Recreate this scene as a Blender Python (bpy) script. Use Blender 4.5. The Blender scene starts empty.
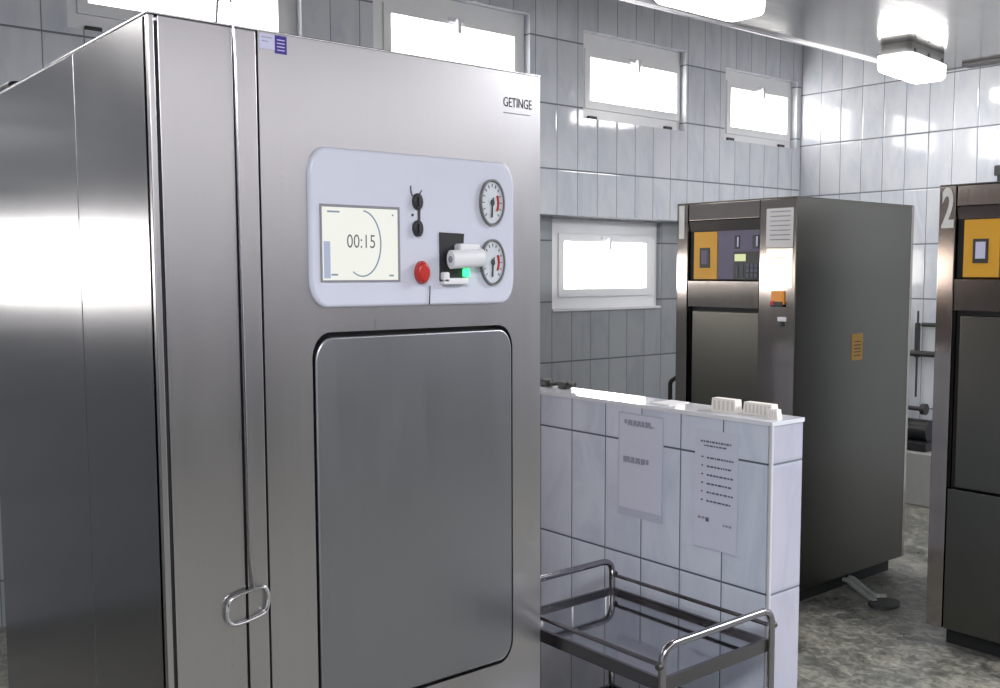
import bpy, bmesh, math, random
from mathutils import Vector, Matrix
random.seed(7)
C = bpy.context.scene.collection
PI = math.pi

# ------------------------------------------------------------------ materials
def lin(c):
    c = c / 255.0
    return c / 12.92 if c <= 0.04045 else ((c + 0.055) / 1.055) ** 2.4
def rgb(r, g, b): return (lin(r), lin(g), lin(b), 1.0)

class NT:
    def __init__(self, name):
        self.m = bpy.data.materials.new(name); self.m.use_nodes = True
        self.t = self.m.node_tree; self.t.nodes.clear()
        self.out = self.t.nodes.new('ShaderNodeOutputMaterial')
    def n(self, kind, **kw):
        nd = self.t.nodes.new(kind)
        for k, v in kw.items(): setattr(nd, k, v)
        return nd
    def l(self, a, b): self.t.links.new(a, b)
    def math(self, op, a, b=None, clamp=False):
        nd = self.n('ShaderNodeMath', operation=op); nd.use_clamp = clamp
        for i, v in enumerate((a, b)):
            if v is None: continue
            if isinstance(v, (int, float)): nd.inputs[i].default_value = v
            else: self.l(v, nd.inputs[i])
        return nd.outputs[0]
    def mix(self, f, a, b):
        nd = self.n('ShaderNodeMix', data_type='RGBA')
        for s, v in ((0, f), (6, a), (7, b)):
            if isinstance(v, (int, float, tuple)): nd.inputs[s].default_value = v
            else: self.l(v, nd.inputs[s])
        return nd.outputs[2]
    def ramp(self, fac, stops):
        nd = self.n('ShaderNodeValToRGB'); self.l(fac, nd.inputs[0])
        els = nd.color_ramp.elements
        while len(els) < len(stops): els.new(0.5)
        for e, (p, c) in zip(els, stops): e.position = p; e.color = c if isinstance(c, tuple) else (c, c, c, 1)
        return nd.outputs[0]
    def noise(self, vec, scale, detail=4, rough=0.55, dist=0.0):
        nd = self.n('ShaderNodeTexNoise'); nd.inputs['Scale'].default_value = scale
        nd.inputs['Detail'].default_value = detail; nd.inputs['Roughness'].default_value = rough
        nd.inputs['Distortion'].default_value = dist
        if vec is not None: self.l(vec, nd.inputs['Vector'])
        return nd.outputs[0]
    def pos(self, sc=(1, 1, 1)):
        g = self.n('ShaderNodeNewGeometry'); m = self.n('ShaderNodeVectorMath', operation='MULTIPLY')
        self.l(g.outputs['Position'], m.inputs[0]); m.inputs[1].default_value = sc
        return m.outputs[0]
    def bsdf(self, **kw):
        p = self.n('ShaderNodeBsdfPrincipled')
        for k, v in kw.items():
            k = k.replace('_', ' ')
            if isinstance(v, (int, float, tuple)): p.inputs[k].default_value = v
            else: self.l(v, p.inputs[k])
        self.l(p.outputs[0], self.out.inputs[0]); return p
    def bump(self, h, strength=0.2, dist=0.01):
        b = self.n('ShaderNodeBump'); b.inputs['Strength'].default_value = strength
        b.inputs['Distance'].default_value = dist; self.l(h, b.inputs['Height']); return b.outputs[0]

def plain(name, col, rough=0.5, metal=0.0, noise=0.06, spec=0.5):
    t = NT(name); nz = t.noise(t.pos(), 14, 3)
    c1 = tuple(min(1, v * (1 + noise)) for v in col[:3]) + (1,); c0 = tuple(v * (1 - noise) for v in col[:3]) + (1,)
    p = t.bsdf(Base_Color=t.mix(nz, c0, c1), Roughness=rough, Metallic=metal)
    p.inputs['Specular IOR Level'].default_value = spec
    return t.m

def steel(name, col, rough=0.28, grain=(160, 160, 3), bump=0.012, smudge=0.10, aniso=0.0, wave=0.0):
    t = NT(name)
    g = t.noise(t.pos(grain), 1.0, 3, 0.6)
    s = t.noise(t.pos((2.5, 2.5, 1.4)), 1.6, 5, 0.6, 0.4)
    r = t.math('ADD', t.math('MULTIPLY', g, 0.07), t.math('ADD', t.math('MULTIPLY', s, smudge), rough - 0.035 - smudge / 2))
    a = tuple(v * 0.94 for v in col[:3]) + (1,); b = tuple(min(1, v * 1.05) for v in col[:3]) + (1,)
    fac = t.math('ADD', t.math('MULTIPLY', g, 0.45), t.math('MULTIPLY', s, 0.55))
    h = g
    if wave:
        w = t.noise(t.pos((1.0, 1.0, 0.5)), 1.5, 1, 0.4)
        h = t.math('ADD', t.math('MULTIPLY', w, wave), t.math('MULTIPLY', g, 0.3))
    p = t.bsdf(Base_Color=t.mix(fac, a, b), Metallic=1.0, Roughness=r, **({'Normal': t.bump(h, 0.5, bump)} if wave else {}))
    if aniso:
        tg = t.n('ShaderNodeTangent'); tg.direction_type = 'RADIAL'; tg.axis = 'Z'
        p.inputs['Anisotropic'].default_value = aniso; t.l(tg.outputs[0], p.inputs['Tangent'])
    return t.m

def tiles(name, axis, u0, w, v0, h, base, dark, grout, gu=0.0045, gv=0.009, rough=0.08, tint=0.06):
    """portrait glazed tiles with grey marbling; axis = the horizontal axis the wall runs along"""
    t = NT(name)
    g = t.n('ShaderNodeNewGeometry'); s = t.n('ShaderNodeSeparateXYZ'); t.l(g.outputs['Position'], s.inputs[0])
    u = t.math('DIVIDE', t.math('SUBTRACT', s.outputs[axis], u0), w)
    v = t.math('DIVIDE', t.math('SUBTRACT', s.outputs[2], v0), h)
    fu, fv = t.math('FRACT', u), t.math('FRACT', v)
    eu = t.math('MULTIPLY', t.math('SUBTRACT', 0.5, t.math('ABSOLUTE', t.math('SUBTRACT', fu, 0.5))), w)
    ev = t.math('MULTIPLY', t.math('SUBTRACT', 0.5, t.math('ABSOLUTE', t.math('SUBTRACT', fv, 0.5))), h)
    mu = t.math('LESS_THAN', eu, gu / 2); mv = t.math('LESS_THAN', ev, gv / 2)
    mask = t.math('MAXIMUM', mu, mv)
    cid = t.n('ShaderNodeCombineXYZ'); t.l(t.math('FLOOR', u), cid.inputs[0]); t.l(t.math('FLOOR', v), cid.inputs[1])
    wn = t.n('ShaderNodeTexWhiteNoise', noise_dimensions='3D'); t.l(cid.outputs[0], wn.inputs[0])
    off = t.n('ShaderNodeVectorMath', operation='MULTIPLY_ADD'); t.l(wn.outputs['Color'], off.inputs[0])
    off.inputs[1].default_value = (9, 9, 9); t.l(g.outputs['Position'], off.inputs[2])
    skew = t.n('ShaderNodeMapping'); skew.inputs['Rotation'].default_value = (0.5, 0.5, 0.4)
    skew.inputs['Scale'].default_value = (6, 6, 2.2); t.l(off.outputs[0], skew.inputs[0])
    vein = t.noise(skew.outputs[0], 1.0, 5, 0.62, 0.8)
    vfac = t.ramp(vein, [(0.36, 0.0), (0.52, 0.75), (0.62, 1.0)])
    col = t.mix(vfac, dark, base)
    lum = t.math('ADD', t.math('MULTIPLY', wn.outputs['Value'], tint), 1 - tint / 2)
    hs = t.n('ShaderNodeHueSaturation'); t.l(col, hs.inputs['Color']); t.l(lum, hs.inputs['Value'])
    fin = t.mix(mask, hs.outputs[0], grout)
    edge = t.math('MULTIPLY', t.math('MINIMUM', t.math('MINIMUM', eu, ev), 0.010), 100)
    pil = t.noise(t.pos(), 5, 2)
    hh = t.math('ADD', edge, t.math('MULTIPLY', pil, 0.25))
    p = t.bsdf(Base_Color=fin, Roughness=t.math('ADD', t.math('MULTIPLY', mask, 0.6), rough), Normal=t.bump(hh, 0.25, 0.006))
    return t.m

def emit(name, col, strength):
    t = NT(name); e = t.n('ShaderNodeEmission')
    nz = t.noise(t.pos(), 3, 2)
    t.l(t.mix(nz, tuple(v * 0.97 for v in col[:3]) + (1,), col), e.inputs[0]); e.inputs[1].default_value = strength
    t.l(e.outputs[0], t.out.inputs[0]); return t.m

def floor_mat():
    t = NT('mottled stone floor')
    n1 = t.noise(t.pos((1, 1, 1)), 5, 6, 0.65, 0.8); n2 = t.noise(t.pos((1.3, 1, 1)), 17, 6, 0.7, 1.2)
    f = t.math('ADD', t.math('MULTIPLY', n1, 0.45), t.math('MULTIPLY', n2, 0.55))
    col = t.ramp(f, [(0.36, rgb(58, 57, 52)), (0.48, rgb(104, 104, 98)), (0.56, rgb(140, 138, 128)), (0.68, rgb(176, 172, 158))])
    t.bsdf(Base_Color=col, Roughness=t.math('ADD', t.math('MULTIPLY', n1, 0.35), 0.15), Normal=t.bump(f, 0.25, 0.004))
    return t.m

TILE_B, TILE_D, GROUT = rgb(206, 209, 214), rgb(190, 195, 204), rgb(112, 116, 124)
M = {}
M['wall_back'] = tiles('marbled tiles back', 0, 3.976, 0.1642, 2.103, 0.3735, TILE_B, TILE_D, GROUT)
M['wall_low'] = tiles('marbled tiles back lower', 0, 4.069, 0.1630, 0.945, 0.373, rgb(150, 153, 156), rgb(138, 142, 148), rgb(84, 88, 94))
M['wall_right'] = tiles('marbled tiles right', 1, 4.49, 0.167, 2.055, 0.368, TILE_B, TILE_D, GROUT)
M['wall_left'] = tiles('marbled tiles left', 1, 0, 0.165, 2.1, 0.3735, TILE_B, TILE_D, GROUT)
M['wall_front'] = tiles('marbled tiles front', 0, 0, 0.165, 2.1, 0.3735, TILE_B, TILE_D, GROUT)
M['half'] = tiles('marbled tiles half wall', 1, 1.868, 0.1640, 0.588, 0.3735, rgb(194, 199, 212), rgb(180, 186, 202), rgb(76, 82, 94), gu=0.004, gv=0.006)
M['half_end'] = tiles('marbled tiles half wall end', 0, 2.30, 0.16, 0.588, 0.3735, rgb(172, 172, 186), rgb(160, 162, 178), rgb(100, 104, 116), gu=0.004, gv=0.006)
M['half_top'] = plain('glazed ledge tile', rgb(205, 207, 214), 0.07, 0, 0.04)
M['floor'] = floor_mat()
M['steel_front'] = steel('brushed steel front', rgb(180, 178, 180), 0.30, (110, 110, 2.0), 0.006)
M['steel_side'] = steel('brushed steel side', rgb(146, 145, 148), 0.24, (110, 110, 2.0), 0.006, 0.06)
M['steel_door'] = steel('brushed steel door', rgb(152, 153, 158), 0.33, (110, 110, 2.0), 0.006)
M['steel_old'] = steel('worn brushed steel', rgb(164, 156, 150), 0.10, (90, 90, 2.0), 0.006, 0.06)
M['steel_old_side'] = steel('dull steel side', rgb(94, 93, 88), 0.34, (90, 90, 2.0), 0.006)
M['steel_tray'] = steel('polished steel tray', rgb(176, 178, 182), 0.07, (60, 60, 60), 0.002, 0.03)
M['chrome'] = steel('polished steel tube', rgb(205, 205, 208), 0.16, (40, 40, 40), 0.002, 0.04)
M['ceiling'] = steel('glossy metal ceiling', rgb(150, 147, 144), 0.16, (1.2, 5, 1), 0.02, 0.05, 0, 0.6)
M['dark'] = plain('black gap', rgb(14, 14, 15), 0.6)
M['black'] = plain('black plastic', rgb(28, 28, 31), 0.4)
M['darkmetal'] = plain('dark grey metal', rgb(62, 62, 62), 0.45, 0.4)
M['groove'] = plain('dark seam', rgb(52, 52, 56), 0.5, 0.3)
M['white'] = plain('white gloss plastic', rgb(196, 198, 212), 0.28, 0, 0.02)
M['whitep'] = plain('white plastic', rgb(214, 214, 218), 0.35, 0, 0.03)
M['pvc'] = plain('white window frame', rgb(228, 228, 230), 0.3, 0, 0.03)
M['pane'] = emit('frosted daylight pane', (1.0, 0.97, 0.94, 1), 9.0)
M['lamp'] = emit('lit diffuser', (1.0, 0.98, 0.97, 1), 18.0)
M['housing'] = plain('grey lamp housing', rgb(112, 112, 112), 0.4, 0.3)
M['screen'] = emit('lit display', rgb(228, 229, 222), 0.86)
M['screen_band'] = emit('lit display band', rgb(176, 184, 208), 0.75)
M['digit'] = emit('display figures', rgb(128, 130, 134), 0.55)
M['ring'] = emit('display ring', rgb(140, 158, 176), 0.7)
M['dial'] = plain('white dial', rgb(196, 200, 206), 0.3)
M['red'] = plain('red plastic', rgb(176, 36, 30), 0.3)
M['green'] = emit('green light', (0.05, 1.0, 0.25, 1), 2.2)
M['paper'] = plain('paper', rgb(186, 188, 204), 0.7, 0, 0.02)
M['paper_b'] = plain('white paper', rgb(214, 212, 212), 0.7, 0, 0.02)
M['sleeve'] = plain('plastic sleeve', rgb(172, 176, 192), 0.25, 0, 0.02)
M['ink'] = plain('grey ink', rgb(92, 96, 112), 0.8)
M['ink_pale'] = plain('pale grey ink', rgb(136, 138, 152), 0.8)
M['ink_dark'] = plain('dark ink', rgb(58, 56, 62), 0.7)
M['violet'] = plain('violet sticker', rgb(58, 40, 140), 0.4)
M['lilac'] = plain('pale sticker', rgb(200, 200, 226), 0.4)
M['yellow'] = plain('yellow panel', rgb(214, 158, 30), 0.45, 0, 0.05)
M['purple'] = plain('grey violet panel', rgb(98, 92, 116), 0.5)
M['orange'] = plain('orange switch', rgb(232, 150, 52), 0.4)
M['lcd'] = emit('small lit display', rgb(214, 222, 170), 0.8)
M['numeral'] = plain('white numeral', rgb(214, 214, 212), 0.5)
M['carton'] = plain('white carton', rgb(226, 220, 214), 0.6, 0, 0.04)
M['carton_mark'] = plain('pale carton print', rgb(196, 190, 186), 0.7)
M['bezel'] = plain('grey bezel', rgb(128, 128, 134), 0.4)
M['steel_right'] = steel('brushed steel right side', rgb(200, 190, 184), 0.09, (110, 110, 2.0), 0.006, 0.04)  # unseen side, made brighter and glossier to bounce window light onto machine 2
M['tube'] = steel('grey steel tube', rgb(150, 148, 152), 0.2, (40, 40, 40), 0.002, 0.04)
M['rim'] = steel('dark steel rim', rgb(112, 110, 114), 0.25, (40, 40, 40), 0.002, 0.04)
M['rubber'] = plain('black rubber', rgb(20, 20, 21), 0.6)
M['concrete'] = plain('pale painted plinth', rgb(150, 150, 146), 0.6, 0, 0.1)
M['hose'] = plain('pale grey hose', rgb(150, 154, 150), 0.35)
M['trim'] = plain('light edge trim', rgb(200, 200, 204), 0.35, 0.2)

# ------------------------------------------------------------------ mesh helpers
def box(bm, x0, x1, y0, y1, z0, z1, bev=0.0):
    b = bmesh.new()
    vs = [b.verts.new((x, y, z)) for x in (x0, x1) for y in (y0, y1) for z in (z0, z1)]
    for f in ((0, 1, 3, 2), (4, 6, 7, 5), (0, 4, 5, 1), (2, 3, 7, 6), (0, 2, 6, 4), (1, 5, 7, 3)): b.faces.new([vs[i] for i in f])
    bmesh.ops.recalc_face_normals(b, faces=b.faces)
    if bev: bmesh.ops.bevel(b, geom=list(b.edges), offset=bev, segments=2, affect='EDGES', profile=0.5)
    merge(bm, b); return bm
def merge(bm, b):
    me = bpy.data.meshes.new('t'); b.to_mesh(me); b.free(); bm.from_mesh(me); bpy.data.meshes.remove(me)
def BX(*a, **k): return box(bmesh.new(), *a, **k)

def rrect(u0, u1, v0, v1, ru, rv=None, n=8):
    rv = ru if rv is None else rv
    pts = []
    for cu, cv, a0 in ((u1 - ru, v1 - rv, 0), (u0 + ru, v1 - rv, 90), (u0 + ru, v0 + rv, 180), (u1 - ru, v0 + rv, 270)):
        for i in range(n + 1):
            a = math.radians(a0 + 90 * i / n); pts.append((cu + ru * math.cos(a), cv + rv * math.sin(a)))
    return pts
def ell(cu, cv, ru, rv, n=32): return [(cu + ru * math.cos(2 * PI * i / n), cv + rv * math.sin(2 * PI * i / n)) for i in range(n)]
def XZ(u, v, d): return (u, d, v)
def YZ(u, v, d): return (d, u, v)
def XY(u, v, d): return (u, v, d)

def prism(bm, pts, mp, d0, d1, ch=0.0):
    """outline pts extruded from d0 (front, chamfered by ch) to d1 (back)"""
    n = len(pts); cu = sum(p[0] for p in pts) / n; cv = sum(p[1] for p in pts) / n
    sg = 1 if d1 > d0 else -1
    def inset(c):
        o = []
        for i in range(n):
            a, b, d = pts[i - 1], pts[i], pts[(i + 1) % n]
            tx, ty = d[0] - a[0], d[1] - a[1]; L = math.hypot(tx, ty) or 1
            nx, ny = -ty / L, tx / L
            if nx * (cu - b[0]) + ny * (cv - b[1]) < 0: nx, ny = -nx, -ny
            o.append((b[0] + nx * c, b[1] + ny * c))
        return o
    rings = []
    if ch:
        for k in range(3):
            a = k * PI / 6
            rings.append((inset(ch * (1 - math.sin(a))), d0 + sg * ch * (1 - math.cos(a))))
    rings.append((pts, d0 + sg * ch)); rings.append((pts, d1))
    b = bmesh.new(); vr = [[b.verts.new(mp(u, v, d)) for u, v in r] for r, d in rings]
    b.faces.new(vr[0]); b.faces.new(vr[-1])
    for r0, r1 in zip(vr, vr[1:]):
        for i in range(n): b.faces.new((r0[i], r0[(i + 1) % n], r1[(i + 1) % n], r1[i]))
    bmesh.ops.recalc_face_normals(b, faces=b.faces); merge(bm, b); return bm

def plate_hole(bm, outer, holes, mp, d0, d1):
    b = bmesh.new()
    for loop in [outer] + holes:
        vs = [b.verts.new(mp(u, v, d0)) for u, v in loop]
        for i in range(len(vs)): b.edges.new((vs[i], vs[(i + 1) % len(vs)]))
    bmesh.ops.triangle_fill(b, use_beauty=True, use_dissolve=False, edges=list(b.edges))
    r = bmesh.ops.extrude_face_region(b, geom=list(b.faces))
    dv = Vector(mp(0, 0, d1)) - Vector(mp(0, 0, d0))
    bmesh.ops.translate(b, verts=[v for v in r['geom'] if isinstance(v, bmesh.types.BMVert)], vec=dv)
    bmesh.ops.recalc_face_normals(b, faces=b.faces); merge(bm, b); return bm

def fillet(pts, r, n=6):
    P = [Vector(p) for p in pts]; out = [P[0]]
    for a, b, c in zip(P, P[1:], P[2:]):
        u, v = (a - b).normalized(), (c - b).normalized()
        ang = u.angle(v); t = min(r / max(math.tan(ang / 2), 1e-3), (a - b).length * 0.49, (c - b).length * 0.49)
        p0, p1 = b + u * t, b + v * t
        for i in range(n + 1):
            s = i / n; out.append(p0 * (1 - s) ** 2 + b * 2 * s * (1 - s) + p1 * s * s)
    out.append(P[-1]); return out

def tube(bm, pts, r, n=10, closed=False):
    P = [Vector(p) for p in pts]; N = len(P); b = bmesh.new(); rings = []; up = None
    for i in range(N):
        if closed: t = (P[(i + 1) % N] - P[i - 1]).normalized()
        else: t = (P[min(i + 1, N - 1)] - P[max(i - 1, 0)]).normalized()
        if up is None: up = t.orthogonal().normalized()
        up = (up - t * up.dot(t)).normalized(); s = t.cross(up)
        rings.append([b.verts.new(P[i] + (up * math.cos(2 * PI * k / n) + s * math.sin(2 * PI * k / n)) * r) for k in range(n)])
    pairs = list(zip(rings, rings[1:])) + ([(rings[-1], rings[0])] if closed else [])
    for r0, r1 in pairs:
        for k in range(n):
            b.faces.new((r0[k], r0[(k + 1) % n], r1[(k + 1) % n], r1[k]))
    if not closed: b.faces.new(rings[0]); b.faces.new(rings[-1])
    bmesh.ops.recalc_face_normals(b, faces=b.faces); merge(bm, b); return bm

def text_bm(s, size_u, size_v, mp_origin, mp, depth=0.001, flip=1, bold=0.0):
    """flat lettering scaled to size_u x size_v; mp(u,v,d)"""
    cu = bpy.data.curves.new('t', 'FONT'); cu.body = s; cu.size = 1; cu.offset = bold; cu.resolution_u = 4
    o = bpy.data.objects.new('t', cu); C.objects.link(o); bpy.context.view_layer.update()
    me = bpy.data.meshes.new_from_object(o.evaluated_get(bpy.context.evaluated_depsgraph_get()))
    b = bmesh.new(); b.from_mesh(me); bpy.data.objects.remove(o); bpy.data.curves.remove(cu); bpy.data.meshes.remove(me)
    xs = [v.co.x for v in b.verts]; ys = [v.co.y for v in b.verts]
    x0, x1, y0, y1 = min(xs), max(xs), min(ys), max(ys); u0, v0, d = mp_origin
    for v in b.verts:
        a = (v.co.x - x0) / (x1 - x0) * size_u; c = (v.co.y - y0) / (y1 - y0) * size_v
        v.co = Vector(mp(u0 + flip * a, v0 + c, d))
    return b

# ------------------------------------------------------------------ object helpers
def obj(name, bm, mat, parent=None, smooth=True, label=None):
    me = bpy.data.meshes.new(name)
    off = Vector((0, 0, 0)); p = parent
    while p is not None: off += p.location; p = p.parent
    ctr = Vector((0, 0, 0))
    if bm.verts:
        lo = [min(v.co[i] for v in bm.verts) for i in range(3)]; hi = [max(v.co[i] for v in bm.verts) for i in range(3)]
        ctr = Vector(((lo[0] + hi[0]) / 2, (lo[1] + hi[1]) / 2, lo[2]))
    for v in bm.verts: v.co -= ctr
    bm.to_mesh(me); bm.free()
    if smooth: me.shade_smooth(); 
    if smooth:
        try: me.set_sharp_from_angle(angle=math.radians(35))
        except Exception: pass
    me.materials.append(M[mat] if isinstance(mat, str) else mat)
    o = bpy.data.objects.new(name, me); C.objects.link(o); o.parent = parent
    o.location = ctr - off
    if smooth:
        wm = o.modifiers.new('normals', 'WEIGHTED_NORMAL'); wm.keep_sharp = True; wm.weight = 100
    if label: o['label'] = label
    return o
def thing(name, label, cat, loc, group=None):
    o = bpy.data.objects.new(name, None); C.objects.link(o); o.location = loc; o.empty_display_size = 0.1
    o['label'] = label; o['category'] = cat
    if group: o['group'] = group
    return o
def tag(o, label, cat, group=None):
    o['label'] = label; o['category'] = cat
    if group: o['group'] = group
    return o
def struct(name, bm, mat, label=None, cat=None):
    o = obj(name, bm, mat, None, smooth=False); o['kind'] = 'structure'
    if label: o['label'] = label
    if cat: o['category'] = cat
    return o

# ------------------------------------------------------------------ camera (lens shift keeps the photo's vanishing points)
cam = bpy.data.cameras.new('camera'); co = bpy.data.objects.new('camera', cam); C.objects.link(co)
r = Vector((0.76029519, -0.64957772, 0.0)); d_ = Vector((-0.05517754, -0.06458229, -0.99638575)); f_ = Vector((0.64722999, 0.7575473, -0.0849437))
mat = Matrix((( r.x, -d_.x, -f_.x), (r.y, -d_.y, -f_.y), (r.z, -d_.z, -f_.z))).to_4x4()
mat.translation = Vector((0, 0, 1.5)); co.matrix_world = mat
cam.sensor_width = 36; cam.lens = 1008.776 * 36 / 1000; cam.shift_x = -0.040; cam.shift_y = 0.014
cam.clip_start = 0.02
bpy.context.scene.camera = co

# ------------------------------------------------------------------ room
XL, XR, YF, YW, YN = -2.9, 6.37, -3.4, 4.5, 4.65
NZ = 1.837
def wall_grid(bm, u0, u1, v0, v1, holes, mk):
    us = sorted({u0, u1} | {h[0] for h in holes} | {h[1] for h in holes}); vs = sorted({v0, v1} | {h[2] for h in holes} | {h[3] for h in holes})
    us = [u for u in us if u0 <= u <= u1]; vs = [v for v in vs if v0 <= v <= v1]
    for a, b in zip(us, us[1:]):
        for c, d in zip(vs, vs[1:]):
            mu, mv = (a + b) / 2, (c + d) / 2
            if any(h[0] < mu < h[1] and h[2] < mv < h[3] for h in holes): continue
            mk(bm, a, b, c, d)
# window: recess rectangle on the wall face, pane rectangle on the pane plane, wall face y
WU = [  # upper row  (x0,x1,z0,z1), pane rect
    ((-1.60, -0.42, 2.32, 2.90), (-1.50, -0.52, 2.44, 2.79)),
    ((-0.26, 0.86, 2.48, 3.00), (-0.16, 0.76, 2.60, 2.88)),
    ((1.285, 2.345, 2.506, 3.02), (1.384, 2.245, 2.629, 2.90)),
    ((2.74, 3.77, 2.44, 2.959), (2.875, 3.692, 2.56, 2.828)),
    ((4.185, 5.105, 2.42, 2.935), (4.284, 5.061, 2.539, 2.795)),
    ((5.505, 6.325, 2.402, 2.885), (5.622, 6.352 - 0.085, 2.506, 2.770)),
]
WL = [
    ((-0.55, 0.66, 1.27, 1.825), (-0.45, 0.56, 1.395, 1.69)),
    ((0.74, 2.60, 1.27, 1.825), (0.82, 2.52, 1.38, 1.60)),
    ((4.069, 5.035, 1.27, 1.825), (4.19, 4.925, 1.395, 1.69)),
]
bm = bmesh.new()
wall_grid(bm, XL - 0.3, XR + 0.3, NZ, 3.4, [w[0] for w in WU], lambda b, a, c, e, g: box(b, a, c, YW, 4.95, e, g))
struct('wall_back', bm, 'wall_back'); bm = bmesh.new()
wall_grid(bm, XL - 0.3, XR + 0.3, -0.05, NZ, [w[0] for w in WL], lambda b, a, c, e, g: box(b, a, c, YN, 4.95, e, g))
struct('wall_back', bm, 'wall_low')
struct('wall_right', BX(XR, XR + 0.3, YF, YW, -0.05, 3.4), 'wall_right')
struct('wall_left', BX(XL - 0.3, XL, YF, YN, -0.05, 3.4), 'wall_left')
struct('wall_front', BX(XL - 0.3, XR + 0.3, YF - 0.3, YF, 1.45, 3.4), plain('white painted wall', rgb(205, 203, 206), 0.6))
struct('wall_front', BX(XL - 0.3, XR + 0.3, YF - 0.3, YF + 0.01, -0.05, 1.45), plain('added dark base for reflections', rgb(36, 37, 40), 0.5))  # added dark lower half of unseen wall, so steel reflects darker downward
struct('floor', BX(XL - 0.3, XR + 0.3, YF - 0.3, 4.95, -0.1, 0.0), 'floor')
CZ = 2.802; CY = 3.488
struct('ceiling', BX(XL, XR, YF, CY, CZ, CZ + 0.03), 'ceiling')
struct('ceiling', BX(XL - 0.3, XR + 0.3, YF - 0.3, 4.95, 3.4, 3.5), plain('upper ceiling paint', rgb(150, 150, 150), 0.7))
struct('trim_1', BX(XL, XR, CY, CY + 0.018, CZ - 0.012, CZ + 0.05), 'trim')

def window(i, rec, pane, face, seen):
    x0, x1, z0, z1 = rec; a, b, c, d = pane; yf = face + (0.055 if face < 4.6 else 0.035)
    root = bpy.data.objects.new('window_%d' % i, None); C.objects.link(root); root.location = ((x0 + x1) / 2, yf, z0); root['kind'] = 'structure'
    f = bmesh.new()
    plate_hole(f, [(x0, z0), (x1, z0), (x1, z1), (x0, z1)], [[(a - 0.045, c - 0.05), (b + 0.03, c - 0.05), (b + 0.03, d + 0.05), (a - 0.045, d + 0.05)]], XZ, yf, yf + 0.09)
    obj('window_frame', f, 'pvc', root, smooth=False)
    s = bmesh.new()
    plate_hole(s, [(a - 0.044, c - 0.049), (b + 0.029, c - 0.049), (b + 0.029, d + 0.049), (a - 0.044, d + 0.049)], [[(a, c), (b, c), (b, d), (a, d)]], XZ, yf - 0.012, yf + 0.06)
    obj('sash', s, 'pvc', root, smooth=False)
    obj('pane', BX(a - 0.005, b + 0.005, yf + 0.02, yf + 0.03, c - 0.005, d + 0.005), 'pane', root, smooth=False)
    if seen:
        m = (a + b) / 2; h = bmesh.new()
        box(h, m - 0.05, m + 0.05, yf - 0.022, yf - 0.012, d + 0.012, d + 0.036, 0.003); box(h, m - 0.012, m + 0.012, yf - 0.05, yf - 0.022, d - 0.05, d + 0.03, 0.004)
        obj('latch', h, 'whitep', root)
        for hx in (x0 + 0.08, x1 - 0.16) if face < 4.6 else (): obj('hinge', BX(hx, hx + 0.07, yf - 0.02, yf, z0 + 0.004, z0 + 0.026, 0.004), 'darkmetal', root)
    if face > 4.6: obj('sill', BX(x0, x1, face - 0.012, yf, z0 - 0.012, z0 + 0.004, 0.002), 'whitep', root)
for i, (rec, pane) in enumerate(WU): window(i + 1, rec, pane, YW, i >= 2)
for i, (rec, pane) in enumerate(WL): window(i + 7, rec, pane, YN, i == 2)

# half wall
HX0, HX1, HY0, HY1, HZ = 2.30, 2.446, 1.697, 3.6, 1.083
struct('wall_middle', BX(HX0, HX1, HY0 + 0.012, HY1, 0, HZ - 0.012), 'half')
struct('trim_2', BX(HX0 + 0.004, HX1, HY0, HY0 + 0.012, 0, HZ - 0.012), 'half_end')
struct('trim_3', BX(HX0 - 0.004, HX0 + 0.006, HY0 - 0.004, HY0 + 0.006, 0, HZ - 0.004, 0.002), 'trim')
struct('trim_4', BX(HX0 - 0.003, HX1 + 0.004, HY0 - 0.003, HY1, HZ - 0.012, HZ), 'half_top')

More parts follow.
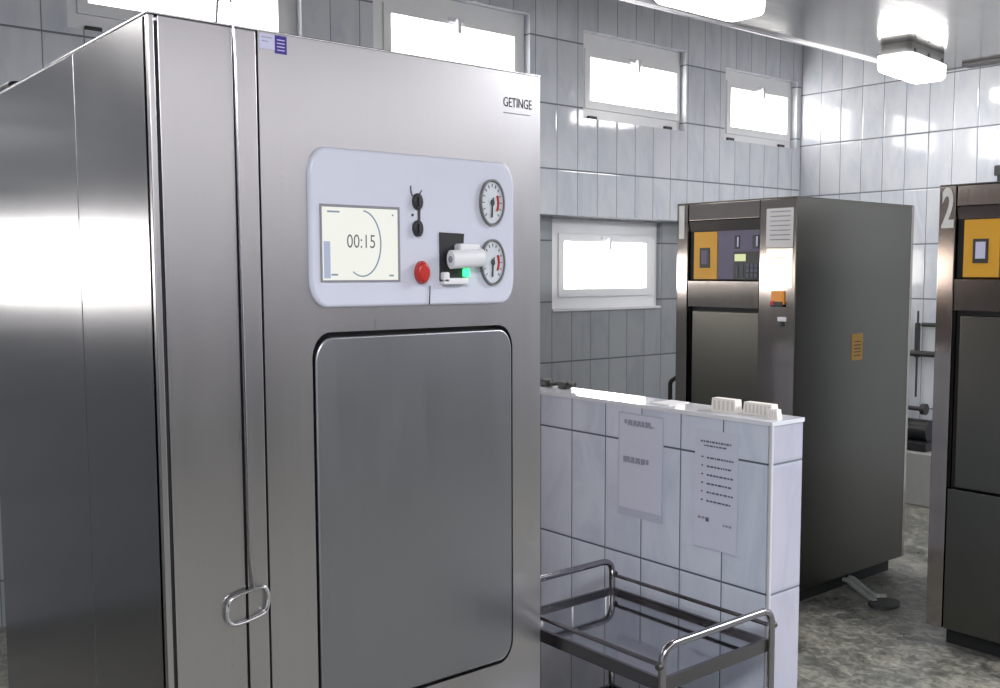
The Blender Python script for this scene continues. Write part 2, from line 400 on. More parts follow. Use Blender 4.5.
# ------------------------------------------------------------------ the large sterilizer
def big_machine():
    X0, X1, Y0, Y1, ZT = 0.716, 1.709, 2.0, 3.376, 1.996
    t = thing('sterilizer', 'large shiny stainless steel steam sterilizer at left with white control panel, touch screen and gauges', 'sterilizer', ((X0 + X1) / 2, (Y0 + Y1) / 2, 0))
    obj('cabinet_body', BX(X0 + 0.006, X1, Y0 + 0.03, Y1, 0.06, ZT - 0.004), 'steel_side', t, smooth=False)
    s = BX(X0, X0 + 0.02, Y0 + 0.012, 2.476, 0.06, ZT, 0.002); obj('side_panel', s, 'steel_side', t)
    s = BX(X0, X0 + 0.02, 2.480, Y1, 0.06, ZT, 0.002); obj('side_panel', s, 'steel_side', t)
    obj('side_panel', BX(X1 - 0.02, X1 + 0.001, Y0 + 0.03, Y1, 0.06, ZT - 0.002, 0.002), 'steel_right', t)
    obj('corner_strip', BX(X0 + 0.0, X0 + 0.013, Y0, Y0 + 0.03, 0.06, ZT, 0.003), 'steel_front', t)
    obj('seam', BX(X0 + 0.01, X0 + 0.03, Y0 + 0.008, Y0 + 0.03, 0.06, ZT - 0.01), 'dark', t)
    obj('column_panel', BX(0.735, 0.886, Y0, Y0 + 0.04, 0.06, ZT, 0.003), 'steel_front', t)
    obj('column_panel', BX(0.891, 0.9375, Y0, Y0 + 0.04, 0.06, ZT, 0.003), 'steel_front', t)
    obj('seam', BX(0.88, 0.95, Y0 + 0.012, Y0 + 0.04, 0.06, ZT - 0.006), 'dark', t)
    fx0, fx1 = 0.9415, X1
    door = (1.052, 1.616, 0.487, 1.367)
    p = bmesh.new()
    plate_hole(p, [(fx0, 0.06), (fx1, 0.06), (fx1, ZT), (fx0, ZT)], [rrect(door[0], door[1], door[2], door[3], 0.045, 0.06)], XZ, Y0, Y0 + 0.03)
    obj('front_panel', p, 'steel_front', t, smooth=False)
    obj('door_gap', BX(door[0] - 0.01, door[1] + 0.01, Y0 + 0.024, Y0 + 0.034, door[2] - 0.01, door[3] + 0.01), 'dark', t)
    d = bmesh.new(); prism(d, rrect(door[0] + 0.006, door[1] - 0.004, door[2] + 0.008, door[3] - 0.010, 0.042, 0.056), XZ, Y0 - 0.004, Y0 + 0.022, 0.006)
    obj('door', d, 'steel_door', t)
    obj('top_lip', BX(X0 - 0.002, X1, Y0 - 0.002, Y1, ZT, ZT + 0.004, 0.001), 'chrome', t)
    for fx in (X0 + 0.08, X1 - 0.08):
        for fy in (Y0 + 0.1, Y1 - 0.1):
            b = bmesh.new(); prism(b, ell(fx, fy, 0.03, 0.03, 20), XY, 0.0, 0.06); obj('foot', b, 'black', t)
    # control panel
    b = bmesh.new(); prism(b, rrect(1.047, 1.616, 1.421, 1.772, 0.042, 0.062), XZ, Y0 - 0.011, Y0 + 0.002, 0.009)
    cp = obj('control_panel', b, 'white', t)
    yp = Y0 - 0.011
    # screen
    sx0, sx1, sz0, sz1 = 1.083, 1.277, 1.482, 1.642
    b = bmesh.new()
    plate_hole(b, [(sx0 - 0.004, sz0 - 0.004), (sx1 + 0.005, sz0 - 0.004), (sx1 + 0.005, sz1 + 0.006), (sx0 - 0.004, sz1 + 0.006)], [[(sx0, sz0), (sx1, sz0), (sx1, sz1), (sx0, sz1)]], XZ, yp - 0.003, yp + 0.002)
    bz = obj('screen_bezel', b, 'bezel', cp, smooth=False)
    sc = obj('touch_screen', BX(sx0, sx1, yp - 0.001, yp + 0.002, sz0, sz1), 'screen', t, smooth=False)
    obj('display_band', BX(sx0 + 0.004, sx0 + 0.020, yp - 0.0016, yp - 0.001, sz0 + 0.004, sz0 + 0.085), 'screen_band', sc, smooth=False)
    obj('timer_figures', text_bm('00:15', 0.072, 0.030, (1.1445, 1.5535, yp - 0.0018), XZ), 'digit', sc, smooth=False)
    ring = bmesh.new(); N = 40; cu, cv, ru, rv = 1.183, 1.5635, 0.048, 0.073
    pts = [(cu + ru * math.cos(a), yp - 0.0022, cv + rv * math.sin(a)) for a in [math.radians(85 - 205 * i / N) for i in range(N + 1)]]
    tube(ring, pts, 0.0017, 6); obj('timer_ring', ring, 'ring', sc)
    for (u, v, w) in ((1.097, 1.630, 0.03), (1.262, 1.627, 0.004), (1.105, 1.492, 0.016), (1.253, 1.490, 0.012)): obj('display_text', BX(u, u + w, yp - 0.0018, yp - 0.001, v, v + 0.004), 'ring', sc, smooth=False)
    # gauges
    for gu, gv in ((1.549, 1.670), (1.550, 1.524)):
        b = bmesh.new(); plate_hole(b, ell(gu, gv, 0.037, 0.057, 40), [ell(gu, gv, 0.034, 0.0525, 40)], XZ, yp - 0.010, yp + 0.002)
        g = obj('pressure_gauge', b, 'housing', cp)
        b = bmesh.new(); prism(b, ell(gu, gv, 0.0345, 0.051, 40), XZ, yp - 0.005, yp + 0.001); g2 = obj('gauge_dial', b, 'dial', t)
        b = bmesh.new()
        for k in range(13):
            a = math.radians(225 - 270 * k / 12); ca, sa = math.cos(a), math.sin(a)
            tube(b, [(gu + 0.024 * ca, yp - 0.0056, gv + 0.038 * sa), (gu + 0.0295 * ca, yp - 0.0056, gv + 0.046 * sa)], 0.0012, 5)
        obj('scale_marks', b, 'ink', g2)
        b = bmesh.new(); tube(b, [(gu + 0.019 * math.cos(a), yp - 0.0058, gv + 0.031 * math.sin(a)) for a in [math.radians(35 - 75 * i / 12) for i in range(13)]], 0.0030, 6)
        obj('red_zone', b, 'red', g2)
        b = bmesh.new(); tube(b, [(gu, yp - 0.007, gv), (gu - 0.002, yp - 0.007, gv - 0.036)], 0.0022, 6); tube(b, [(gu, yp - 0.007, gv), (gu + 0.004, yp - 0.007, gv + 0.012)], 0.0016, 6)
        prism(b, ell(gu, gv, 0.005, 0.008, 16), XZ, yp - 0.009, yp - 0.005); obj('needle', b, 'ink_dark', g2)
    # key switches
    for gu, gv, dx in ((1.330, 1.663, 0), (1.330, 1.601, 0)):
        b = bmesh.new(); prism(b, ell(gu, gv, 0.0125, 0.019, 24), XZ, yp - 0.012, yp + 0.002, 0.003)
        k = obj('key_switch', b, 'black', cp)
        b = bmesh.new(); box(b, gu - 0.003, gu + 0.003, yp - 0.016, yp - 0.012, gv - 0.011, gv + 0.011, 0.001); obj('key_slot', b, 'groove', t) 
    b = bmesh.new()
    tube(b, [(1.314, yp - 0.001, 1.699), (1.315, yp - 0.001, 1.685), (1.3185, yp - 0.001, 1.676)], 0.0016, 5)
    obj('switch_mark', b, 'ink_dark', cp); b = bmesh.new()
    tube(b, [(1.345, yp - 0.001, 1.690), (1.339, yp - 0.001, 1.682)], 0.0014, 5)
    obj('switch_mark', b, 'ink_dark', cp); b = bmesh.new()
    box(b, 1.333, 1.3395, yp - 0.002, yp, 1.618, 1.646); box(b, 1.316, 1.321, yp - 0.002, yp, 1.629, 1.635)
    obj('switch_mark', b, 'ink_dark', cp)
    # red stop button
    b = bmesh.new(); prism(b, ell(1.341, 1.499, 0.0195, 0.027, 28), XZ, yp - 0.010, yp + 0.002, 0.003); sb = obj('stop_button', b, 'red', cp)
    b = bmesh.new(); prism(b, ell(1.341, 1.499, 0.018, 0.0245, 28), XZ, yp - 0.026, yp - 0.010, 0.008); obj('button_cap', b, 'red', t)
    b = bmesh.new(); tube(b, [(1.364, yp - 0.003, 1.468), (1.3635, yp - 0.003, 1.45), (1.3615, yp - 0.003, 1.423)], 0.0014, 6); obj('cord', b, 'ink_dark', cp)
    # printer with paper roll holder
    b = bmesh.new(); prism(b, [(1.393, 1.478), (1.470, 1.474), (1.470, 1.565), (1.462, 1.567), (1.464, 1.592), (1.393, 1.594)], XZ, yp - 0.004, yp + 0.002)
    pr = obj('printer', b, 'black', cp)
    b = bmesh.new(); box(b, 1.394, 1.412, yp - 0.018, yp, 1.474, 1.500, 0.004); box(b, 1.394, 1.468, yp - 0.018, yp, 1.470, 1.486, 0.004)
    obj('printer_tray', b, 'whitep', t)
    b = bmesh.new(); 
    tube(b, [(1.414, yp - 0.026, 1.530), (1.506, yp - 0.026, 1.534)], 0.0165, 24); 
    for v in b.verts: v.co.z = 1.532 + (v.co.z - 1.532) * 1.35
    pl = obj('paper_roll', b, 'whitep', t)
    b = bmesh.new(); tube(b, [(1.4125, yp - 0.026, 1.530), (1.4145, yp - 0.026, 1.530)], 0.008, 16); obj('roll_core', b, 'ink_pale', pl)
    b = bmesh.new(); box(b, 1.440, 1.500, yp - 0.03, yp, 1.545, 1.568, 0.006); obj('roll_bracket', b, 'whitep', t)
    b = bmesh.new(); box(b, 1.458, 1.474, yp - 0.014, yp - 0.003, 1.488, 1.508, 0.003); obj('indicator_light', b, 'green', t)
    for o in t.children:      # seat the panel fittings
        if o.name.split('.')[0] in ('touch_screen', 'gauge_dial', 'key_slot', 'button_cap', 'printer_tray', 'paper_roll', 'roll_bracket', 'indicator_light'):
            o.location.x -= 0.015 if o.name.startswith(('paper', 'roll', 'button')) else 0.009
    for o in cp.children: o.location.x -= 0.009
    # lettering and stickers
    obj('maker_lettering', text_bm('GETINGE', 0.092, 0.0235, (1.589, 1.911, Y0 - 0.0008), XZ), 'ink_dark', t, smooth=False)
    b = bmesh.new(); box(b, 1.590, 1.675, Y0 - 0.0008, Y0, 1.895, 1.897); obj('lettering_line', b, 'ink_pale', t, smooth=False)
    st = obj('sticker', BX(0.979, 1.006, Y0 - 0.0012, Y0, 1.956, 1.993), 'violet', t, smooth=False)
    b = bmesh.new()
    for k in range(4): box(b, 0.984, 1.001, Y0 - 0.0016, Y0 - 0.001, 1.962 + k * 0.007, 1.964 + k * 0.007)
    obj('sticker_lines', b, 'lilac', st, smooth=False)
    st = obj('sticker', BX(0.945, 0.979, Y0 - 0.0010, Y0, 1.962, 1.993), 'lilac', t, smooth=False)
    b = bmesh.new()
    for k in range(2): box(b, 0.950, 0.974 - k * 0.01, Y0 - 0.0014, Y0 - 0.001, 1.985 - k * 0.008, 1.9865 - k * 0.008)
    obj('sticker_lines', b, 'ink_pale', st, smooth=False)
big_machine()

# long wire pull hook hanging on the machine front
t = thing('pull_hook', 'thin steel wire rod with oval loop handle hanging down the front of the large sterilizer', 'hook', (0.89, 1.985, 0.77))
b = bmesh.new(); tube(b, fillet([(0.902, 1.991, 0.822), (0.8935, 1.993, 0.9), (0.8885, 1.995, 1.93), (0.884, 1.995, 2.045), (0.872, 1.995, 2.060), (0.866, 2.02, 2.05), (0.866, 2.03, 2.003)], 0.012), 0.0030, 8)
obj('rod', b, 'tube', t)
b = bmesh.new()
lp = [(0.843, 1.991, 0.806), (0.862, 1.991, 0.820), (0.917, 1.991, 0.828), (0.932, 1.991, 0.812), (0.930, 1.991, 0.783), (0.915, 1.991, 0.768), (0.860, 1.991, 0.759), (0.842, 1.991, 0.772)]
sm = []
for i in range(len(lp)):
    p0, p1, p2, p3 = (Vector(lp[(i + k - 1) % len(lp)]) for k in range(4))
    for s in range(5):
        u = s / 5; sm.append(0.5 * ((2 * p1) + (p2 - p0) * u + (2 * p0 - 5 * p1 + 4 * p2 - p3) * u * u + (3 * p1 - p0 - 3 * p2 + p3) * u ** 3))
tube(b, sm, 0.0042, 10, closed=True); obj('loop', b, 'chrome', t)

# black item on top of machine at the rear
b = bmesh.new(); prism(b, rrect(0.722, 0.86, 3.08, 3.22, 0.03, 0.03, 5), XY, 2.025, 2.0005, 0.012)
tag(obj('junction_box', b, 'black'), 'small black box on top of the large sterilizer at its rear left edge', 'box')

# ------------------------------------------------------------------ the two older sterilizers
def old_machine(X, YL, YR, ZT, XB, num, label, loc):
    """front faces -X; YL = left edge as seen (larger y), YR = right edge"""
    t = thing('sterilizer', label, 'sterilizer', loc, 'older sterilizers facing the half wall')
    o = YL - 3.28 ; z = ZT - 1.823
    Y = lambda v: v + o
    Z = lambda v: v + z
    obj('cabinet_body', BX(X + 0.05, XB - 0.004, YR + 0.006, YL - 0.004, 0.09, ZT - 0.002), 'dark', t, smooth=False)
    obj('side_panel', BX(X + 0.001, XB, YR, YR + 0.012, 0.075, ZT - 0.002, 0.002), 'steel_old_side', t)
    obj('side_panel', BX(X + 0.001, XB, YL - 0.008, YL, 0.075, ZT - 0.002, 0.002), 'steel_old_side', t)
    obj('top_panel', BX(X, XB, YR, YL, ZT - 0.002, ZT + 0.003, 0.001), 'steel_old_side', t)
    obj('rear_strip', BX(XB - 0.018, XB + 0.004, YR - 0.002, YR + 0.02, 0.075, ZT, 0.002), 'steel_old', t)
    obj('front_strip', BX(X, X + 0.05, Y(3.212), YL, 0.075, ZT - 0.003, 0.003), 'steel_old', t)
    obj('front_strip', BX(X, X + 0.05, YR + 0.003, Y(2.790), 0.075, ZT - 0.003, 0.003), 'steel_old', t)
    obj('header_panel', BX(X + 0.003, X + 0.05, Y(2.794), Y(3.208), Z(1.742), ZT - 0.003, 0.003), 'steel_old', t)
    b = bmesh.new(); prism(b, [(X + 0.006, Z(1.739)), (X + 0.05, Z(1.739)), (X + 0.05, Z(1.692)), (X + 0.016, Z(1.692))], lambda u, v, d: (u, d, v), Y(2.794), Y(3.208))
    obj('header_slope', b, 'steel_old', t, smooth=False)
    # recessed control area
    xr = X + 0.014
    obj('control_backing', BX(xr + 0.004, xr + 0.02, Y(2.794), Y(3.208), Z(1.455), Z(1.70)), 'dark', t, smooth=False)
    py = obj('yellow_panel', BX(xr - 0.004, xr + 0.006, Y(3.040), Y(3.180), Z(1.467), Z(1.688), 0.002), 'yellow', t)
    fr = obj('display_frame', BX(xr - 0.008, xr - 0.003, Y(3.082), Y(3.142), Z(1.521), Z(1.614), 0.002), 'darkmetal', py)
    obj('display_window', BX(xr - 0.0095, xr - 0.007, Y(3.092), Y(3.130), Z(1.538), Z(1.602)), 'purple' if num == '1' else 'lilac', t, smooth=False)
    pv = obj('key_panel', BX(xr - 0.002, xr + 0.006, Y(2.796), Y(3.038), Z(1.467), Z(1.690), 0.002), 'purple', t)
    for a, c in ((2.908, 2.940), (2.800, 2.838)):
        b = BX(xr - 0.004, xr, Y(a), Y(c), Z(1.607), Z(1.667), 0.002); sl = obj('switch_slot', b, 'black', pv)
    for a, c in ((2.913, 2.921), (2.806, 2.815)): obj('rocker', BX(xr - 0.009, xr - 0.003, Y(a), Y(c), Z(1.615), Z(1.660), 0.002), 'lilac', t)
    b = BX(xr - 0.006, xr, Y(2.797), Y(2.942), Z(1.466), Z(1.594), 0.002); kp = obj('keypad', b, 'black', pv)
    obj('keypad_display', BX(xr - 0.008, xr - 0.005, Y(2.872), Y(2.934), Z(1.550), Z(1.582)), 'lcd', t, smooth=False)
    b = bmesh.new()
    for i in range(3):
        for j in range(3): box(b, xr - 0.009, xr - 0.005, Y(2.806 + i * 0.022), Y(2.822 + i * 0.022), Z(1.478 + j * 0.022), Z(1.494 + j * 0.022))
    for i in range(2): box(b, xr - 0.009, xr - 0.005, Y(2.885 + i * 0.028), Y(2.891 + i * 0.028), Z(1.476), Z(1.530))
    obj('key_buttons', b, 'ink', t, smooth=False)
    # sloped ledge panel
    b = bmesh.new(); prism(b, [(xr + 0.004, Z(1.464)), (X + 0.002, Z(1.458)), (X + 0.0045, Z(1.338)), (X + 0.05, Z(1.338)), (X + 0.05, Z(1.462))], lambda u, v, d: (u, d, v), Y(2.794), Y(3.208))
    obj('ledge_panel', b, 'steel_old', t, smooth=False)
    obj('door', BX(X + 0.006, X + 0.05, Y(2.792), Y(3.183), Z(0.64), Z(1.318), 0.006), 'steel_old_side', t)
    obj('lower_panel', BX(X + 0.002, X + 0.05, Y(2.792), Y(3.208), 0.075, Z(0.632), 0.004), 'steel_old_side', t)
    obj('door_gap', BX(X + 0.035, X + 0.048, Y(2.792), Y(3.209), Z(0.62), Z(1.34)), 'dark', t, smooth=False)
    w = 0.050
    obj('number', text_bm(num, w if num != '1' else 0.034, 0.157, (Y(3.268) if num == '2' else Y(3.266), Z(1.658), X - 0.0008), YZ, flip=-1, bold=0.03), 'numeral', t, smooth=False)
    obj('plinth', BX(X + 0.06, XB - 0.05, YR + 0.05, YL - 0.06, 0.0, 0.09), 'dark', t, smooth=False)  # black block added as the shade in the gap under the cabinet
    # power switch and lock on the right strip
    b = BX(X - 0.012, X + 0.002, Y(2.652), Y(2.716), Z(1.358), Z(1.418), 0.004); sw = obj('power_switch', b, 'orange', t)
    b = BX(X - 0.016, X - 0.010, Y(2.652), Y(2.716), Z(1.348), Z(1.372), 0.003); obj('switch_base', b, 'black', sw)
    obj('switch_lever', BX(X - 0.02, X - 0.01, Y(2.695), Y(2.716), Z(1.356), Z(1.374), 0.003), 'red', t)
    b = BX(X - 0.006, X + 0.002, Y(2.640), Y(2.684), Z(1.285), Z(1.305), 0.003); lk = obj('lock', b, 'whitep', t)
    obj('lock_key', BX(X - 0.010, X, Y(2.652), Y(2.668), Z(1.262), Z(1.286), 0.003), 'black', lk)
    return t
m1 = old_machine(3.672, 3.285, 2.600, 1.822, 4.628, '1', 'older dull steel sterilizer with white number 1 behind the half wall', (4.15, 2.94, 0))
m2 = old_machine(3.790, 2.022, 1.337, 1.836, 4.746, '2', 'older steel sterilizer with white number 2 at right edge of photo', (4.27, 1.68, 0))
lb = obj('warning_label', BX(4.116, 4.206, 2.5985, 2.600, 1.092, 1.216), 'yellow', m1, smooth=False)
b = bmesh.new()
for k in range(5): box(b, 4.135, 4.187, 2.5978, 2.5986, 1.112 + k * 0.016, 1.116 + k * 0.016)
obj('label_print', b, 'ink_dark', lb, smooth=False)

def sheet(name, label, cat, mp, u0, u1, v0, v1, d, matn, lines, group=None, curl=0.004, lead=1):
    """paper with light curl; lines = list of (u_start, u_end, v, h, mat) as fractions"""
    root = thing(name, label, cat, Vector(mp((u0 + u1) / 2, v0, d)), group)
    b = bmesh.new(); nu, nv = 8, 10; g = []
    for i in range(nu + 1):
        row = []
        for j in range(nv + 1):
            a, c = i / nu, j / nv
            k = curl * (0.25 + abs(a - 0.5) ** 2 * 2 * (1 - c) + 0.5 * (1 - c) ** 4)
            row.append(b.verts.new(mp(u0 + (u1 - u0) * a, v0 + (v1 - v0) * c, d - k)))
        g.append(row)
    for i in range(nu):
        for j in range(nv): b.faces.new((g[i][j], g[i + 1][j], g[i + 1][j + 1], g[i][j + 1]))
    r = bmesh.ops.extrude_face_region(b, geom=list(b.faces))
    bmesh.ops.translate(b, verts=[v for v in r['geom'] if isinstance(v, bmesh.types.BMVert)], vec=Vector(mp(0, 0, 0.0006)) - Vector(mp(0, 0, 0)))
    bmesh.ops.recalc_face_normals(b, faces=b.faces)
    obj('paper', b, matn, root)
    byk = {}
    for (a0, a1, c, h, mm, nm) in lines:
        bb = byk.setdefault((nm, mm, len(byk)), bmesh.new())
        x = a0
        while x < a1 - 0.01:   # word-like dashes
            w = random.uniform(0.03, 0.09) * (2 if h > 0.03 else 1); w = min(w, a1 - x)
            p0 = u0 + (u1 - u0) * x; p1 = u0 + (u1 - u0) * (x + w)
            zz = v0 + (v1 - v0) * c; hh = (v1 - v0) * h
            k = curl * (0.25 + abs(x - 0.5) ** 2 * 2 * (1 - c) + 0.5 * (1 - c) ** 4) + 0.0012
            q = [mp(p0, zz, d - k), mp(p1, zz, d - k), mp(p1, zz + hh, d - k), mp(p0, zz + hh, d - k)]
            bb.faces.new([bb.verts.new(v) for v in q]); x += w + 0.018
    for (nm, mm, _), bb in byk.items(): obj(nm, bb, mm, root, smooth=False)
    return root
# notices on the half wall (face X = 2.30, u runs towards smaller y)
L2 = [(0.14, 0.86, 0.895, 0.016, 'ink', 'heading'), (0.22, 0.76, 0.862, 0.013, 'ink', 'heading')]
for k in range(6):
    zz = 0.765 - k * 0.073
    L2 += [(0.16, 0.21, zz, 0.013, 'ink', 'printed_line'), (0.29, 0.90 - 0.03 * (k % 2), zz - 0.004, 0.015, 'ink', 'printed_line')]
L2 += [(0.10, 0.30, 0.245, 0.02, 'ink_pale', 'signature_mark'), (0.28, 0.36, 0.228, 0.035, 'ink', 'signature_mark'), (0.68, 0.88, 0.215, 0.02, 'ink_pale', 'signature_mark')]
sheet('notice_sheet', 'white notice with heading, six printed lines, taped near the end of half wall', 'notice', YZ, 1.974, 1.811, 0.678, 1.034, HX0, 'paper', L2, 'notices taped to the half wall')
L1 = [(0.12, 0.74, 0.90, 0.045, 'ink_pale', 'faded_heading'), (0.2, 0.82, 0.885, 0.02, 'ink_pale', 'faded_heading'), (0.10, 0.70, 0.50, 0.052, 'ink_pale', 'large_word'), (0.10, 0.60, 0.488, 0.02, 'ink_pale', 'large_word')]
s1 = sheet('notice_sheet', 'faded notice with one large word in plastic sleeve, left of the six-line notice', 'notice', YZ, 2.292, 2.106, 0.742, 1.046, HX0 - 0.0018, 'paper', L1, 'notices taped to the half wall', 0.002)
b = BX(HX0 - 0.002, HX0 - 0.0003, 2.102, 2.298, 0.715, 1.052); obj('sleeve', b, 'sleeve', s1)
# papers on machine 1
LP = [(0.15, 0.9, 0.9 - k * 0.12, 0.03, 'ink_pale', 'printed_line') for k in range(7)]
sheet('paper_sheet', 'white printed sheet stuck on right front strip of the sterilizer numbered 1', 'paper', YZ, 2.760, 2.618, 1.608, 1.777, 3.672, 'paper_b', LP, 'sheets on the number 1 sterilizer', 0.002)
LQ = [(0.2, 0.8, 0.75, 0.02, 'ink_pale', 'printed_line'), (0.25, 0.7, 0.6, 0.02, 'ink_pale', 'printed_line')]
M['clear'] = None
tcl = NT('clear glossy film'); pcl = tcl.bsdf(Base_Color=tcl.mix(tcl.noise(tcl.pos(), 20), rgb(225, 215, 190), rgb(240, 235, 220)), Roughness=0.25, Metallic=0.55); M['clear'] = tcl.m
sheet('plastic_sheet', 'pale glossy sheet below the printed sheet on the sterilizer numbered 1', 'sheet', YZ, 2.756, 2.620, 1.432, 1.602, 3.672, 'clear', LQ, None, 0.002)

# things on the ledge of the half wall
def carton(label, y0, y1, x0, x1, h, n, tilt=0.0):
    t = thing('carton', label, 'carton', ((x0 + x1) / 2, (y0 + y1) / 2, HZ), 'white cartons on the half wall ledge')
    b = bmesh.new(); prism(b, [(y0, HZ), (y1, HZ), (y1 - 0.004, HZ + h), (y0 + 0.004, HZ + h + tilt)], lambda u, v, d: (d, u, v), x0, x1)
    obj('box', b, 'carton', t, smooth=False)
    b = bmesh.new(); pitch = (y1 - y0 - 0.01) / n
    for k in range(n):
        a = y0 + 0.006 + k * pitch
        for z0_, z1_ in ((0.16, 0.84),): box(b, x0 - 0.0008, x0 + 0.001, a + pitch * 0.2, a + pitch * 0.62, HZ + h * z0_, HZ + h * z1_)
    obj('printed_marks', b, 'carton_mark', t, smooth=False)
    return t
carton('white ribbed carton on the half wall ledge, leftmost of three', 1.868, 1.962, 2.355, 2.385, 0.040, 5)
carton('longer white ribbed carton on the half wall ledge, between two others', 1.752, 1.858, 2.375, 2.405, 0.036, 7, 0.0)
carton('low white carton nearest the end of the half wall', 1.716, 1.752, 2.352, 2.372, 0.028, 3)
b = bmesh.new(); prism(b, [(2.34, 2.118), (2.44, 2.122), (2.44, 2.20), (2.34, 2.196)], XY, HZ + 0.003, HZ, 0)
tag(obj('paper_card', b, 'paper_b'), 'small white card lying flat on the half wall ledge', 'card')
b = bmesh.new(); tube(b, fillet([(2.40, 2.62, HZ + 0.018), (2.41, 2.68, HZ + 0.022), (2.40, 2.74, HZ + 0.012), (2.42, 2.80, HZ + 0.022), (2.40, 2.9, HZ + 0.010)], 0.03), 0.008, 8)
box(b, 2.39, 2.425, 2.66, 2.70, HZ, HZ + 0.026, 0.004); box(b, 2.39, 2.425, 2.76, 2.80, HZ, HZ + 0.026, 0.004)
tag(obj('hand_tool', b, 'darkmetal'), 'small dark grey tool lying on the half wall ledge beside the large sterilizer', 'tool')
b = bmesh.new(); tube(b, fillet([(3.83, 3.46, 0.03), (3.83, 3.46, 0.90), (3.83, 3.46, 0.945), (3.86, 3.43, 0.97), (3.87, 3.42, 0.95)], 0.03), 0.011, 8); prism(b, ell(3.83, 3.46, 0.05, 0.05, 16), XY, 0.0, 0.03)
tag(obj('drain_hose', b, 'rubber'), 'dark hooked pipe standing left of the sterilizer numbered 1', 'pipe')

# ------------------------------------------------------------------ trolley
def trolley():
    X0, X1, Y0, Y1 = 1.745, 2.172, 1.592, 2.195
    t = thing('instrument_trolley', 'low steel trolley with tube rails between the large sterilizer and the half wall', 'trolley', ((X0 + X1) / 2, (Y0 + Y1) / 2, 0))
    R = 0.010
    for y, nm in ((Y0, 0), (Y1, 1)):
        b = bmesh.new(); tube(b, fillet([(X0, y, 0.07), (X0, y, 0.606), (X1, y, 0.606), (X1, y, 0.07)], 0.045, 8), R, 12)
        h = obj('end_hoop', b, 'tube', t)
    for x in (X0, X1):
        b = bmesh.new(); tube(b, [(x, Y0, 0.553), (x, Y1, 0.572)] if False else [(x, Y0, 0.560), (x, Y1, 0.560)], 0.006, 8); obj('side_rail', b, 'rim', t)
        for y in (Y0, Y1):
            b = bmesh.new(); prism(b, ell(0, 0, 0.009, 0.009, 12), lambda u, v, d: (d, y + u, 0.560 + v), x + (0.018 if x > 2 else -0.018), x, 0.003); obj('bolt', b, 'darkmetal', t)
    for z, nm in ((0.512, 'tray'), (0.2, 'lower_shelf')):
        b = bmesh.new(); box(b, X0 + 0.012, X1 - 0.012, Y0 + 0.012, Y1 - 0.012, z - 0.016, z, 0.002)
        tr = obj(nm, b, 'steel_tray', t)
        b = bmesh.new(); o_ = [(X0 + 0.004, Y0 + 0.004), (X1 - 0.004, Y0 + 0.004), (X1 - 0.004, Y1 - 0.004), (X0 + 0.004, Y1 - 0.004)]
        plate_hole(b, o_, [[(X0 + 0.014, Y0 + 0.014), (X1 - 0.014, Y0 + 0.014), (X1 - 0.014, Y1 - 0.014), (X0 + 0.014, Y1 - 0.014)]], XY, z + 0.012, z - 0.022)
        obj('tray_rim', b, 'rim', tr, smooth=False)
    for x in (X0, X1):
        for y in (Y0, Y1):
            b = bmesh.new(); prism(b, ell(y, 0.035, 0.035, 0.035, 20), YZ, x - 0.011, x + 0.011, 0.003); w = obj('caster', b, 'rubber', t)
            b = bmesh.new(); box(b, x - 0.016, x + 0.016, y - 0.012, y + 0.012, 0.05, 0.078, 0.003); obj('caster_fork', b, 'darkmetal', w)
trolley()

# ------------------------------------------------------------------ ceiling lights
def light(label, x, y, rz):
    t = thing('ceiling_light', label, 'ceiling light', (0, 0, 0), 'bulkhead lights on the ceiling')
    L, W = 0.262, 0.095
    b = bmesh.new(); prism(b, rrect(-L, L, -W, W, 0.03, 0.03, 4), XY, CZ - 0.075, CZ, 0.012); h = obj('housing', b, 'housing', t)
    b = bmesh.new(); prism(b, rrect(-L - 0.012, L + 0.012, -W - 0.012, W + 0.012, 0.05, 0.04, 6), XY, CZ - 0.150, CZ - 0.062, 0.030); obj('diffuser', b, 'lamp', t)
    for sx in (-0.2, 0.0, 0.2):
        for sy in (-1, 1): obj('clip', BX(sx - 0.012, sx + 0.012, sy * (W + 0.002) - 0.004, sy * (W + 0.002) + 0.004, CZ - 0.085, CZ - 0.03, 0.002), 'darkmetal', t)
    t.location = (x, y, 0); t.rotation_euler = (0, 0, rz)
    return t
light('lit white bulkhead ceiling light nearer the windows, cut off by the top of photo', 3.535, 2.98, 0.0)
light('lit white bulkhead ceiling light farther away, toward the right wall', 5.63, 3.20, math.radians(7))
b = bmesh.new(); box(b, 6.20, 6.30, 2.2, 3.19, CZ - 0.018, CZ, 0.003)
tag(obj('vent_strip', b, 'darkmetal'), 'long dark strip fixed to the ceiling along the right wall', 'ceiling strip')

# ------------------------------------------------------------------ pipes and pump in the gap between the older machines
XP = XR
def wpipe(label, pts, r_, matn='darkmetal', name='wall_pipe', extra=None):
    b = bmesh.new(); tube(b, fillet(pts, 0.03), r_, 10)
    if extra: extra(b)
    return tag(obj(name, b, matn), label, 'pipe')
wpipe('thin vertical pipe with dark valve on the right wall, between the two older sterilizers', [(6.33, 3.50, 1.24), (6.33, 3.50, 0.66)], 0.007, 'hose' and 'darkmetal',
      extra=lambda b: (tube(b, [(6.33, 3.50, 1.16), (6.33, 3.50, 0.93)], 0.018, 10)))
wpipe('short upper horizontal pipe on the right wall, beside the dark valve', [(6.33, 3.47, 1.15), (6.33, 3.0, 1.15)], 0.014)
wpipe('lower horizontal pipe on the right wall, below the dark valve', [(6.32, 3.68, 0.955), (6.32, 3.0, 0.955)], 0.020)
wpipe('small dark pipe end rising on right wall above the sterilizer numbered 2', [(6.33, 2.99, 1.9), (6.33, 2.99, 2.14)], 0.010, extra=lambda b: box(b, 6.31, 6.35, 2.965, 3.015, 2.10, 2.165, 0.008))
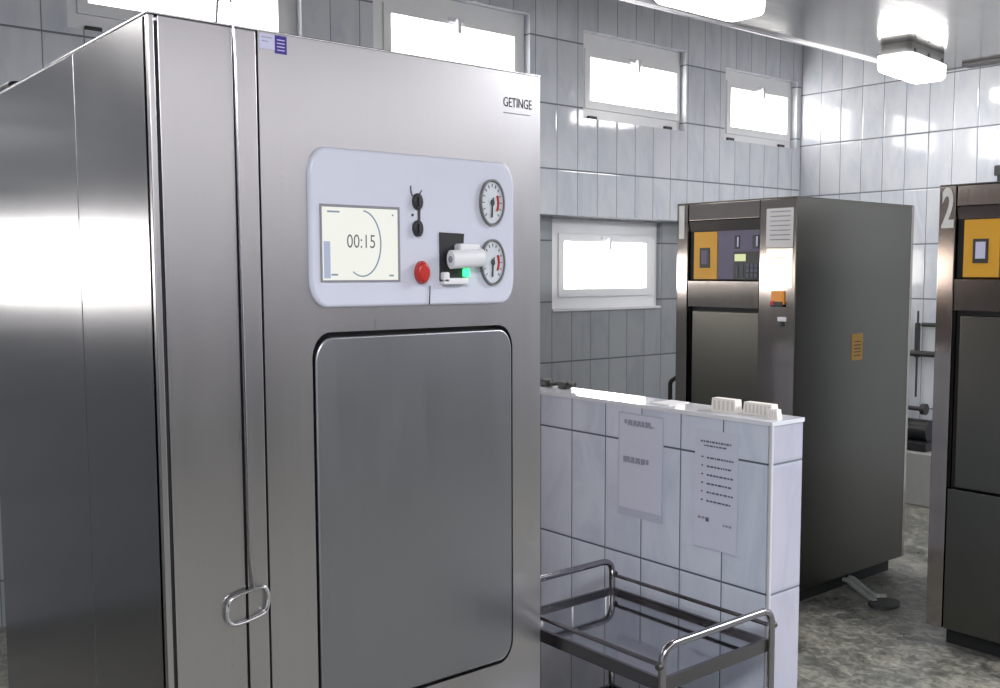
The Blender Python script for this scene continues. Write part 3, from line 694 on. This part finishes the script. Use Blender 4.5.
t = thing('pump', 'black motor pump on a pale plinth between the two older sterilizers', 'pump', (6.2, 3.45, 0.33))
b = bmesh.new(); box(b, 6.06, 6.33, 3.27, 3.60, 0.34, 0.40, 0.01); obj('base', b, 'black', t)
b = bmesh.new(); tube(b, [(6.18, 3.30, 0.46), (6.18, 3.58, 0.46)], 0.075, 20); obj('motor', b, 'black', t)
b = bmesh.new(); box(b, 6.12, 6.24, 3.50, 3.66, 0.40, 0.68, 0.02); v = obj('control_box', b, 'black', t)
obj('nameplate', BX(6.116, 6.122, 3.51, 3.555, 0.48, 0.64), 'concrete', t)
b = bmesh.new(); tube(b, [(6.2, 3.5, 0.60), (6.2, 3.36, 0.60)], 0.015, 10); tube(b, [(6.2, 3.38, 0.60), (6.2, 3.35, 0.60)], 0.038, 12); obj('outlet', b, 'darkmetal', t)
b = BX(6.0, 6.368, 3.15, 3.75, 0.0, 0.339, 0.008); tag(obj('plinth', b, 'concrete'), 'pale block plinth under the black pump', 'plinth')

# hoses and drain cover on the floor by machine 1
t = thing('floor_hose', 'two pale hoses coming out from under the sterilizer numbered 1', 'hose', (4.15, 2.55, 0))
for dx in (0, 0.045):
    b = bmesh.new(); tube(b, fillet([(4.20 + dx, 2.74, 0.03), (4.17 + dx, 2.62, 0.035), (4.12 + dx, 2.52, 0.016), (4.07 + dx, 2.44, 0.014), (4.06 + dx * 2, 2.41, 0.013)], 0.06), 0.013, 8); obj('hose', b, 'hose', t)
b = bmesh.new(); prism(b, ell(4.075, 2.372, 0.085, 0.062, 28), XY, 0.012, 0.0, 0.004)
tag(obj('drain_cover', b, 'darkmetal'), 'oval grey drain cover on the floor beside the pale hoses', 'drain cover')

# ------------------------------------------------------------------ light
w = bpy.data.worlds.new('world'); bpy.context.scene.world = w; w.use_nodes = True
w.node_tree.nodes['Background'].inputs[0].default_value = (0.75, 0.82, 1, 1); w.node_tree.nodes['Background'].inputs[1].default_value = 0.6
def area(name, loc, sx, sy, power, col=(1, 1, 1), rot=(0, 0, 0)):
    a = bpy.data.lights.new(name, 'AREA'); a.shape = 'RECTANGLE'; a.size = sx; a.size_y = sy; a.energy = power; a.color = col
    o = bpy.data.objects.new(name, a); C.objects.link(o); o.location = loc; o.rotation_euler = rot; return o
area('unseen_fill', (-0.6, -0.8, CZ - 0.02), 1.4, 0.8, 150, (0.95, 0.97, 1.0))  # added fill lights out of view, to brighten tiles and half wall
area('unseen_fill', (4.6, 0.2, CZ - 0.02), 2.4, 0.6, 150, (0.95, 0.97, 1.0))
area('unseen_fill', (2.4, -2.5, CZ - 0.02), 6.0, 1.2, 75, (0.98, 0.97, 1.0))  # added wash on the unseen wall, mirrored in the upper steel front
vs = bpy.context.scene.view_settings
vs.view_transform = 'Standard'; vs.look = 'None'; vs.exposure = 0.45; vs.gamma = 1.0
cy = bpy.context.scene.cycles
cy.max_bounces = 8; cy.diffuse_bounces = 4; cy.glossy_bounces = 6; cy.sample_clamp_indirect = 6.0
